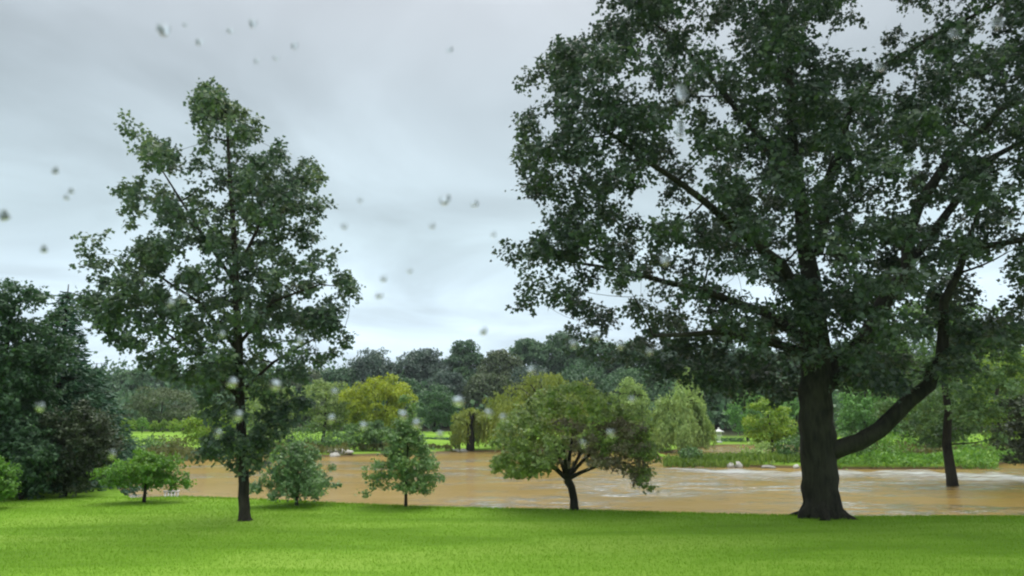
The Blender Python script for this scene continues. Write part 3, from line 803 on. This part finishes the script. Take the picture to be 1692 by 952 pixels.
tree_px('shrub', 'brownish dark shrub at the foot of the spruces', 'shrub', 120, 655, 60, 196, 23.5, 832, 'brownleaf', 84, n=100, per=170, size=0.085, tr=0.05, cr=0.35, shape=LOBED, flat=0.7, stems=3)
tree_px('shrub', 'dark green shrub between the left edge and the brownish shrub', 'shrub', 50, 690, -20, 110, 22.5, 834, 'darkgreen', 85, n=90, per=170, size=0.085, tr=0.05, cr=0.33, shape=LOBED, flat=0.7, stems=3)
tree_px('shrub', 'low bright green shrub in the lower left corner against the dark trees', 'shrub', 2, 752, -40, 36, 20.0, 838, 'bright', 86, n=40, per=90, size=0.08, tr=0.03, cr=0.25, shape=LOBED, flat=0.7, stems=3)

# hill wood: the crowns one can tell apart
HW = 'trees of the wooded hill'
hill = [ # px, top, x0, x1, d, material, label
    (612, 577, 566, 664, 168, 'wood2', 'round crowned grey green tree at the left end of the hill skyline'),
    (697, 570, 652, 742, 172, 'wood2', 'broad tree on the hill skyline right of the round crowned one'),
    (760, 560, 730, 800, 178, 'wood', 'dark narrow tree on the hill skyline above the small yellow willow'),
    (812, 570, 782, 860, 165, 'wood3', 'olive tree on the hill slope left of the highest part of the skyline'),
    (870, 556, 838, 910, 185, 'wood', 'dark tree at the start of the highest part of the skyline'),
    (925, 546, 888, 968, 188, 'wood', 'highest tree of the hill skyline, just left of the huge crown'),
    (985, 555, 945, 1030, 186, 'wood', 'hill tree at the left rim of the huge crown'),
    (1050, 560, 1005, 1095, 184, 'wood', 'hill tree behind the lower left of the huge crown'),
    (1120, 562, 1075, 1165, 186, 'wood2', 'hill tree behind the crown, above the pale willow top'),
    (1190, 560, 1145, 1235, 182, 'wood', 'hill tree above the gap right of the large domed willow'),
    (1260, 565, 1215, 1305, 180, 'wood', 'hill tree above the vivid yellow green maple'),
    (1330, 570, 1285, 1380, 182, 'wood', 'hill tree hidden by the big trunk'),
    (1410, 560, 1365, 1455, 178, 'wood', 'hill tree above the bright tree framed by the low limb'),
    (1490, 560, 1445, 1535, 176, 'wood2', 'hill tree left of the flooded tree crown'),
    (1570, 555, 1520, 1620, 172, 'wood', 'hill tree behind the flooded tree crown'),
    (1650, 550, 1600, 1700, 170, 'wood', 'hill tree near the right edge of the picture'),
    (1740, 545, 1690, 1800, 168, 'wood', 'hill tree past the right edge'),
    (212, 612, 180, 250, 170, 'wood', 'hill tree low on the skyline beside the dark spruces'),
    (280, 618, 240, 320, 172, 'wood2', 'hill tree low on the skyline left of the young maple'),
    (350, 612, 305, 395, 174, 'wood', 'hill tree behind the left side of the young maple'),
    (430, 610, 385, 475, 172, 'wood', 'hill tree right behind the young maple trunk'),
    (505, 606, 460, 550, 170, 'wood3', 'hill tree behind the right side of the young maple'),
    (560, 606, 525, 600, 165, 'wood', 'low hill tree left of the round crowned one'),
    (120, 605, 70, 170, 170, 'wood', 'hill tree behind the spruces'),
    (30, 600, -30, 85, 168, 'wood', 'hill tree behind the tree at the left edge'),
    (660, 622, 620, 705, 140, 'wood', 'shaded tree low on the slope behind the yellow green tree'),
    (735, 610, 700, 775, 142, 'wood2', 'grey green tree low on the slope, left of the small willow'),
    (800, 612, 765, 840, 138, 'wood3', 'thin leaved olive tree low on the slope behind the small willow'),
    (880, 605, 835, 925, 145, 'wood2', 'tree low on the slope behind the umbrella shaped tree'),
    (960, 600, 915, 1005, 145, 'wood', 'tree low on the slope right of the umbrella tree top'),
    (1050, 605, 1000, 1100, 142, 'wood', 'tree low on the slope behind the narrow willow'),
    (1185, 612, 1150, 1225, 138, 'wood', 'tree low on the slope right behind the large domed willow'),
    (1270, 610, 1225, 1320, 138, 'wood', 'tree low on the slope behind the vivid maple'),
    (1460, 600, 1410, 1510, 130, 'mid', 'tree low on the slope behind the low limb of the huge tree'),
    (1560, 590, 1510, 1615, 128, 'mid', 'tree low on the slope behind the flooded trunk'),
    (1660, 590, 1610, 1720, 126, 'mid', 'tree low on the slope at the right edge'),
    (540, 650, 500, 580, 130, 'wood3', 'tree low on the slope behind the light olive one'),
    (470, 650, 430, 510, 132, 'wood', 'tree low on the slope right of the young maple trunk'),
    (380, 650, 335, 425, 132, 'wood', 'tree low on the slope left of the young maple trunk'),
    (310, 655, 270, 345, 134, 'wood', 'tree low on the slope above the clipped garden bushes'),
]
for i, (px, top, x0, x1, d, mt, lab) in enumerate(hill):
    tree_px('hill_tree', lab, 'tree', px, top, x0, x1, d, 712, mt, 100 + i, n=75, per=150, size=0.52 * d / 150, cr=2.3 * (x1 - x0) / 90, group=HW, branches=False, tr=0.35, flat=0.75)

# wood floor mass behind: what fills between the trunks
def scrub(name, label, boxes, per_m2, size, mat, seed, shape=KITE, cat='undergrowth', tall=0.5):
    rng = np.random.default_rng(seed)
    acc = [[], [], [], []]
    for px0, px1, d0, d1, h0, h1 in boxes:
        area = (px1 - px0) * scale_at((d0 + d1) / 2) * (d1 - d0)
        n_ = int(area * per_m2)
        d = rng.uniform(d0, d1, n_); px = rng.uniform(px0, px1, n_)
        X = (px - 846) / F * d * CT; zz = gz(X, d)
        hh = h0 + (h1 - h0) * (0.5 + 0.5 * np.sin(X * 1.1 + seed) * np.sin(X * 0.37 + d * 0.5)) * rng.uniform(0.5, 1, n_)
        u = rng.uniform(0, 1, n_) ** 0.6
        P = np.stack([X, d, np.maximum(zz, WZ - 0.05) + u * hh], 1)
        D = rng.normal(size=(n_, 3)) * 0.5; D[:, 2] += tall
        N = rng.normal(size=(n_, 3)) * 0.7; N[:, 2] += 0.5; N[:, 1] -= 0.3
        for a, b in zip(acc, (P, D, N, size * rng.uniform(0.6, 1.3, n_))): a.append(b)
    P, D, N, S = map(np.concatenate, acc)
    o = np_mesh(name, leaves(P, D, N, S, shape), len(shape), M[mat])
    return tag(o, label, cat, kind='stuff')
scrub('undergrowth', 'dark undergrowth filling the foot of the wooded hill', [(-300, 2000, 128, 150, 2, 7), (-300, 2000, 150, 200, 3, 9)], 2.2, 1.1, 'wood', 201)
scrub('reeds', 'yellow green reeds and marsh plants on the spit across the water', [(1095, 1345, 52.5, 58, 0.1, 0.45)], 42, 0.34, 'reed', 202, NEEDLE * np.array([2, 1, 1]), 'reeds', 1.6)
scrub('bank_scrub', 'olive scrub and rough grass along the far muddy bank', [(190, 345, 61, 69, 0.2, 0.9), (400, 575, 70, 74, 0.3, 1.1), (575, 700, 75, 78, 0.4, 1.2), (690, 760, 80, 82, 0.15, 0.5), (830, 1080, 82, 87, 0.3, 1.0), (1370, 1750, 60, 70, 0.5, 1.6)], 26, 0.36, 'bank', 203, KITE, 'scrub', 1.0)

scrub('marsh_plants', 'low leafy green marsh plants on the bank behind the flooded tree', [(1360, 1640, 50.5, 57, 0.25, 0.95), (1640, 1800, 57, 63, 0.4, 0.9)], 75, 0.24, 'bright', 204, KITE, 'plants', 0.5)
# hedge rows and garden bits -----------------------------------------------------------------
def bush(label, px, d, h, r, mat, seed, group=None, cone=False, name='clipped_bush'):
    rng = np.random.default_rng(seed)
    b = at(px, d); root = empty(name, b, label, 'bush', group)
    cl = []
    for i in range(22):
        v = unit(rng.normal(size=(1, 3)))[0]
        k = (1 - 0.75 * (v[2] + 1) / 2) if cone else 1
        cl.append(((b[0] + v[0] * r * 0.75 * k, b[1] + v[1] * r * 0.75 * k, b[2] + h * 0.5 + v[2] * h * 0.38), r * 0.4, 1.0))
    tb = Tubes(5); tb.add([Vector((b[0], b[1], b[2] - 0.1)), Vector((b[0], b[1], b[2] + h * 0.6))], [0.08, 0.03]); tb.build('stem', M['bark2'], root)
    crown_mesh('foliage', cl, 45, 0.2, M[mat], root, rng, KITE)
G = 'clipped bushes in the far garden'
for px, d, h, r, mt, lab in ((212, 100, 2.0, 1.1, 'lime', 'largest clipped bush, nearest the dark spruces'),
                             (236, 101, 2.0, 0.9, 'bright', 'upright clipped bush, second from the spruces'),
                             (256, 103, 1.6, 0.7, 'lime', 'small clipped bush in the middle of the garden row'),
                             (270, 103, 1.8, 0.55, 'lime', 'narrow clipped bush right of the middle of the garden row'),
                             (288, 103, 1.7, 1.0, 'lime', 'wide clipped bush nearest the young maple')):
    bush(lab, px, d, h, r, mt, int(px), G)
for px, d, h, r, mt, lab in ((1140, 57, 0.7, 1.0, 'mid', 'low green bush at the left end of the reedy spit'),
                             (1246, 56, 1.2, 1.2, 'willow', 'grey green waterside bush under the vivid yellow green maple'),
                             (1310, 55, 1.6, 1.3, 'mid', 'green waterside bush touching the big trunk on its left'),
                             (1405, 53, 1.9, 1.5, 'mid', 'green waterside bush just right of the big trunk'),
                             (1470, 56, 1.7, 2.0, 'bright', 'wide bright bush on the spit under the low limb'),
                             (1612, 57, 1.9, 1.8, 'bright', 'bright bush on the spit right of the flooded trunk'),
                             (560, 74, 1.8, 1.6, 'mid', 'dark waterside bush by the flat pale ledge'),
                             (232, 64, 0.9, 3.0, 'mid', 'wide low bush on the far bank above the small layered tree'),
                             (288, 67, 1.0, 2.6, 'bank', 'olive low bush on the far bank left of the young maple'),
                             (395, 74, 2.6, 2.4, 'mid', 'waterside bush seen left of the young maple trunk'),
                             (445, 74, 2.4, 2.6, 'umbrella', 'olive waterside bush seen right of the young maple trunk'),
                             (505, 75, 2.8, 2.6, 'mid', 'tall waterside bush above the rounded blue green tree'),
                             (640, 78, 1.7, 1.8, 'mid', 'waterside bush behind the slender young tree'),
                             (850, 85, 2.2, 2.2, 'mid', 'waterside bush behind the left side of the umbrella tree')):
    bush(lab, px, d, h, r, mt, int(px) + 7, 'bushes along the water', name='waterside_bush')

# low dark hedges across the far lawns
def hedge(label, px0, px1, d, h, w, seed):
    rng = np.random.default_rng(seed)
    a, b = W(px0, 700, d), W(px1, 700, d)
    z = gzf((a.x + b.x) / 2, d)
    k = int((b.x - a.x) / 0.05)
    P = np.stack([rng.uniform(a.x, b.x, k * 8), d + rng.uniform(-w, w, k * 8), z + rng.uniform(0, h, k * 8)], 1)
    D = rng.normal(size=P.shape); N = rng.normal(size=P.shape) * 0.6 + np.array([0, -0.3, 0.6])
    o = np_mesh('low_hedge', leaves(P, D, N, rng.uniform(0.12, 0.25, len(P)), KITE), 4, M['spruce'])
    tag(o, label, 'hedge')
hedge('thin dark hedge line across the bright lawn beside the small yellow willow', 690, 790, 96, 0.28, 0.4, 301)
hedge('dark low hedge on the lawn just behind the stone lantern', 1158, 1228, 112, 0.5, 0.8, 302)

# stone lantern
def lathe(prof, loc, seg=6, rot=0.0):
    v, f = [], []
    for r, z in prof:
        for j in range(seg):
            a = rot + 2 * math.pi * j / seg
            v.append((loc[0] + r * math.cos(a), loc[1] + r * math.sin(a), loc[2] + z))
    k = len(prof)
    for i in range(k - 1):
        for j in range(seg):
            q = i * seg + j; w_ = i * seg + (j + 1) % seg
            f.append((q, w_, w_ + seg, q + seg))
    return np.array(v), np.array(f)
lp = at(1187, 108)
root = empty('stone_lantern', lp, 'white stone garden lantern with a wide flat roof on the far lawn', 'lantern')
for nm, prof, seg in (('base', [(0.01, 0), (0.42, 0), (0.42, 0.18), (0.25, 0.26), (0.01, 0.26)], 6), ('post', [(0.01, 0.26), (0.26, 0.26), (0.22, 0.8), (0.28, 0.92), (0.01, 0.92)], 10),
                      ('roof', [(0.01, 1.52), (0.78, 1.50), (0.80, 1.58), (0.42, 1.74), (0.14, 1.92), (0.10, 2.02), (0.14, 2.1), (0.01, 2.18)], 6)):
    v, f = lathe(prof, lp, seg); np_mesh(nm, v, 4, M['white'], root, False, f)
v, f = lathe([(0.01, 0.92), (0.46, 0.92), (0.46, 1.02), (0.34, 1.02), (0.34, 1.08)], lp)
for j in range(6):
    a = math.pi / 3 * j
    v2, f2 = lathe([(0.01, 1.08), (0.07, 1.08), (0.07, 1.46), (0.01, 1.46)], (lp[0] + 0.3 * math.cos(a), lp[1] + 0.3 * math.sin(a), lp[2]), 5)
    f = np.vstack([f, f2 + len(v)]); v = np.vstack([v, v2])
v2, f2 = lathe([(0.01, 1.44), (0.38, 1.44), (0.38, 1.497), (0.01, 1.497)], lp)
f = np.vstack([f, f2 + len(v)]); v = np.vstack([v, v2])
np_mesh('light_chamber', v, 4, M['white'], root, False, f)

# rocks
def rock(name, loc, sx, sy, sz, seed, mat, label, group):
    rng = np.random.default_rng(seed)
    nu, nv = 12, 8; v = []
    for i in range(nv + 1):
        th = math.pi * i / nv
        for j in range(nu):
            ph = 2 * math.pi * j / nu
            q = 1 + 0.16 * math.sin(2 * ph + seed) * math.sin(th) + 0.12 * math.sin(3 * ph + th * 4 + seed) + 0.05 * rng.normal()
            v.append((loc[0] + sx * q * math.sin(th) * math.cos(ph), loc[1] + sy * q * math.sin(th) * math.sin(ph), loc[2] + sz * q * math.cos(th)))
    f = [(i * nu + j, i * nu + (j + 1) % nu, (i + 1) * nu + (j + 1) % nu, (i + 1) * nu + j) for i in range(nv) for j in range(nu)]
    o = np_mesh(name, np.array(v) , 4, M[mat], None, True, np.array(f))
    tag(o, label, 'rock', group)
RG = 'pale rocks at the water line'
for i, (px, d, z, sx, sy, sz, mt, lab) in enumerate((
        (1204, 52.6, -0.72, 0.24, 0.3, 0.24, 'stone', 'left one of the two pale rocks at the foot of the reeds'),
        (1216, 52.6, -0.70, 0.27, 0.35, 0.3, 'stone', 'right one of the two pale rocks at the foot of the reeds'),
        (1311, 51.5, -0.72, 0.2, 0.3, 0.2, 'stone', 'single pale rock beside the big trunk across the water'),
        (1265, 52, -0.76, 0.5, 0.4, 0.16, 'greystone', 'long grey rock at the foot of the reeds'),
        (748, 81, -0.7, 0.45, 0.4, 0.22, 'stone', 'left pale stone on the shore under the small yellow willow'),
        (756, 81, -0.7, 0.3, 0.4, 0.25, 'stone', 'middle pale stone on the shore under the small yellow willow'),
        (765, 81, -0.7, 0.5, 0.4, 0.22, 'stone', 'right pale stone on the shore under the small yellow willow'),
        (562, 71.5, -0.45, 1.3, 0.9, 0.3, 'stone', 'flat pale ledge of rock on the far shore right of the young maple'),
        (556, 70, -0.8, 0.5, 0.4, 0.35, 'stone', 'small pale rock in the water below the flat ledge'),
        (306, 28, -0.75, 0.34, 0.4, 0.26, 'stone', 'pale rock in the shallow water right of the white chair'),
        (224, 26.5, -0.72, 0.6, 0.45, 0.2, 'stone', 'pale flat rock at the water edge left of the small layered tree'),
        (204, 25.5, -0.55, 0.4, 0.4, 0.25, 'greystone', 'grey rock at the water edge beside the brownish shrub'),
        (242, 27.5, -0.74, 0.5, 0.4, 0.18, 'stone', 'flat pale rock in the shallows behind the small layered tree'))):
    p_ = W(px, 700, d)
    rock('shore_rock', (p_.x, d, z), sx, sy, sz, i * 3 + 1, mt, lab, RG)

# white garden chair caught by the flood
def boxes_mesh(name, bxs, mat, parent, rot=0.0):
    v, f = [], []
    for (x0, x1, y0, y1, z0, z1) in bxs:
        k = len(v)
        for x in (x0, x1):
            for y in (y0, y1):
                for z in (z0, z1):
                    X = x * math.cos(rot) - y * math.sin(rot); Y = x * math.sin(rot) + y * math.cos(rot)
                    v.append((parent.location.x + X, parent.location.y + Y, parent.location.z + z))
        f += [(k, k + 1, k + 3, k + 2), (k + 4, k + 6, k + 7, k + 5), (k, k + 4, k + 5, k + 1), (k + 2, k + 3, k + 7, k + 6), (k, k + 2, k + 6, k + 4), (k + 1, k + 5, k + 7, k + 3)]
    return np_mesh(name, np.array(v), 4, mat, parent, False, np.array(f))
cp = W(291, 700, 29)
ch = empty('garden_chair', (cp.x, 29, -1.25), 'white wooden garden chair standing in the shallow flood water', 'chair')
rt = 0.3
boxes_mesh('seat', [(-0.27, 0.27, -0.26, 0.26, 0.42, 0.45)], M['white'], ch, rt)
boxes_mesh('backrest', [(-0.25 + i * 0.11, -0.18 + i * 0.11, 0.235, 0.26, 0.452, 0.86) for i in range(5)] + [(-0.29, 0.29, 0.225, 0.268, 0.862, 0.93)], M['white'], ch, rt)
for s in (-1, 1):
    boxes_mesh('armrest', [(s * 0.29 - 0.04, s * 0.29 + 0.04, -0.28, 0.2, 0.66, 0.69)], M['white'], ch, rt)
    for y in (-0.25, 0.22):
        boxes_mesh('leg', [(s * 0.30 - 0.025, s * 0.30 + 0.025, y - 0.02, y + 0.03, 0, 0.655)], M['white'], ch, rt)

# ------------------------------------------------------------------ short grass of the near lawn
rng = np.random.default_rng(7)
NB = 260000
Y = 9.0 + 14.5 * rng.uniform(0, 1, NB) ** 0.85
px = rng.uniform(-80, 1780, NB)
X = (px - 846) / F * (Y * CT - 0.4)
ne = np.interp(px_at(X, Y), NE_PX, NE_D)
ok = Y < ne + 0.8
X, Y = X[ok], Y[ok]
P = np.stack([X, Y, gz(X, Y) - 0.004], 1)
k = len(P)
D = rng.normal(size=(k, 3)) * 0.45; D[:, 2] += 1
N = rng.normal(size=(k, 3)); N[:, 2] *= 0.3
ed = np.interp(px_at(X, Y), NE_PX, NE_D) - Y
S = rng.uniform(0.022, 0.05, k) * (1 + 0.9 * np.exp(-np.abs(ed) / 0.5))
BL = np.array([(-0.12, 0, 0), (0.12, 0, 0), (0.0, 1, 0.15)])
tag(np_mesh('grass', leaves(P, D, N, S, BL), 3, M['blade']), 'short mown bright green grass of the near lawn', 'grass', kind='stuff')

# ------------------------------------------------------------------ raindrops on the window glass
m, n, l = new_mat('rain_water'); M['rain'] = m
out = n.new('ShaderNodeOutputMaterial'); g_ = n.new('ShaderNodeBsdfGlass')
g_.inputs['IOR'].default_value = 1.33; g_.inputs['Roughness'].default_value = 0.0
l.new(g_.outputs[0], out.inputs['Surface'])
def drop(px, py, rw, rh, lab, seed):
    d = 0.36
    c = W(px, py, d); r1, r2 = rw * scale_at(d), rh * scale_at(d)
    nu, nv = 20, 7; v = []
    th_max = 1.15
    for i in range(nv + 1):
        t = i / nv
        for j in range(nu):
            a = 2 * math.pi * j / nu
            w = 1 + 0.09 * math.sin(2 * a + seed) + 0.06 * math.sin(3 * a + seed * 2)
            rr = math.sin(t * th_max) / math.sin(th_max)
            hh = (math.cos(t * th_max) - math.cos(th_max)) / math.sin(th_max)
            v.append((c.x + r1 * w * rr * math.cos(a), d + hh * (r1 + r2) / 2, c.z + r2 * w * rr * math.sin(a) * (1.1 if math.sin(a) < 0 else 0.95)))
    f = [(i * nu + j, i * nu + (j + 1) % nu, (i + 1) * nu + (j + 1) % nu, (i + 1) * nu + j) for i in range(nv) for j in range(nu)]
    me = bpy.data.meshes.new('raindrop')
    o_ = [x for x in v]
    cen = Vector((c.x, d, c.z))
    me.from_pydata([Vector(x) - cen for x in o_], [], [tuple(reversed(q)) for q in f] + [tuple(range(nv * nu, (nv + 1) * nu))])
    me.polygons.foreach_set('use_smooth', [True] * (len(f)) + [False])
    me.materials.append(M['rain']); me.update()
    o = bpy.data.objects.new('raindrop', me); o.location = cen; COL.objects.link(o)
    tag(o, lab, 'raindrop', 'raindrops clinging to the car window')
DROPS = {
 'blurred raindrop on the window glass over the lower crown of the young maple': [(383, 632, 8, 8), (455, 636, 9, 8), (393, 687, 8, 7), (360, 716, 5, 6), (366, 552, 5, 5), (495, 562, 6, 6), (303, 493, 6, 6), (281, 500, 6, 6)],
 'blurred raindrop on the window glass over the dark trees at left': [(66, 672, 7, 7), (185, 751, 6, 6)],
 'blurred raindrop on the window glass over the yellow green tree and the slender young tree': [(547, 692, 6, 6), (600, 704, 6, 6), (666, 686, 7, 7), (688, 701, 7, 7), (552, 648, 5, 5)],
 'blurred raindrop on the window glass over the small yellow green willow': [(758, 663, 9, 8), (808, 683, 7, 6), (831, 690, 5, 5), (727, 718, 5, 5)],
 'blurred raindrop on the window glass over the umbrella shaped tree': [(1010, 716, 6, 6), (964, 733, 5, 5), (878, 612, 6, 6), (1045, 660, 5, 5)],
 'blurred raindrop on the window glass over the hill wood beside the huge crown': [(1025, 570, 6, 6), (948, 568, 5, 6), (1074, 581, 5, 5), (985, 556, 5, 6)],
 'blurred raindrop on the window glass over the crown of the huge tree': [(1127, 153, 10, 15), (1123, 212, 8, 14), (1100, 430, 7, 8), (1665, 366, 8, 7), (1577, 56, 9, 9), (1648, 38, 11, 10), (1455, 110, 9, 8)],
 'grey raindrop on the window glass in the cluster against the sky above the young maple': [(270, 48, 12, 13), (306, 40, 4, 4), (330, 68, 7, 7), (381, 50, 6, 6), (418, 38, 7, 9), (487, 75, 6, 7), (425, 100, 5, 5), (457, 95, 5, 5)],
 'grey raindrop on the window glass against the sky near the left edge': [(8, 355, 11, 9), (92, 281, 7, 6), (118, 315, 5, 5), (110, 326, 5, 4), (73, 411, 7, 6)],
 'grey raindrop on the window glass against the sky between the two tall trees': [(735, 329, 9, 9), (784, 336, 6, 6), (714, 372, 5, 5), (634, 460, 5, 5), (627, 488, 6, 5), (677, 447, 4, 4), (569, 373, 5, 5), (799, 547, 6, 6), (743, 82, 5, 6), (815, 387, 4, 4), (595, 330, 4, 4)],
}
sd = 0
for lab, pts in DROPS.items():
    for (x, y, a, b) in pts:
        sd += 1
        drop(x, y, a * 1.05, b * 1.05, lab, sd * 1.7)

# ------------------------------------------------------------------ rainy air
m, n, l = new_mat('rainy_air')
out = n.new('ShaderNodeOutputMaterial'); pv = n.new('ShaderNodeVolumePrincipled')
pv.inputs['Color'].default_value = (0.86, 0.93, 1.0, 1); pv.inputs['Density'].default_value = 0.00022
l.new(pv.outputs[0], out.inputs['Volume'])
hx0, hx1, hy0, hy1, hz0, hz1 = -720, 720, -80, 920, -4, 75
vv = [(x, y, z) for x in (hx0, hx1) for y in (hy0, hy1) for z in (hz0, hz1)]
ff = [(0, 1, 3, 2), (4, 6, 7, 5), (0, 4, 5, 1), (2, 3, 7, 6), (0, 2, 6, 4), (1, 5, 7, 3)]
tag(np_mesh('haze', np.array(vv, float), 4, m, None, False, np.array(ff)), 'thin rainy haze in the air over the park', 'haze', kind='stuff')
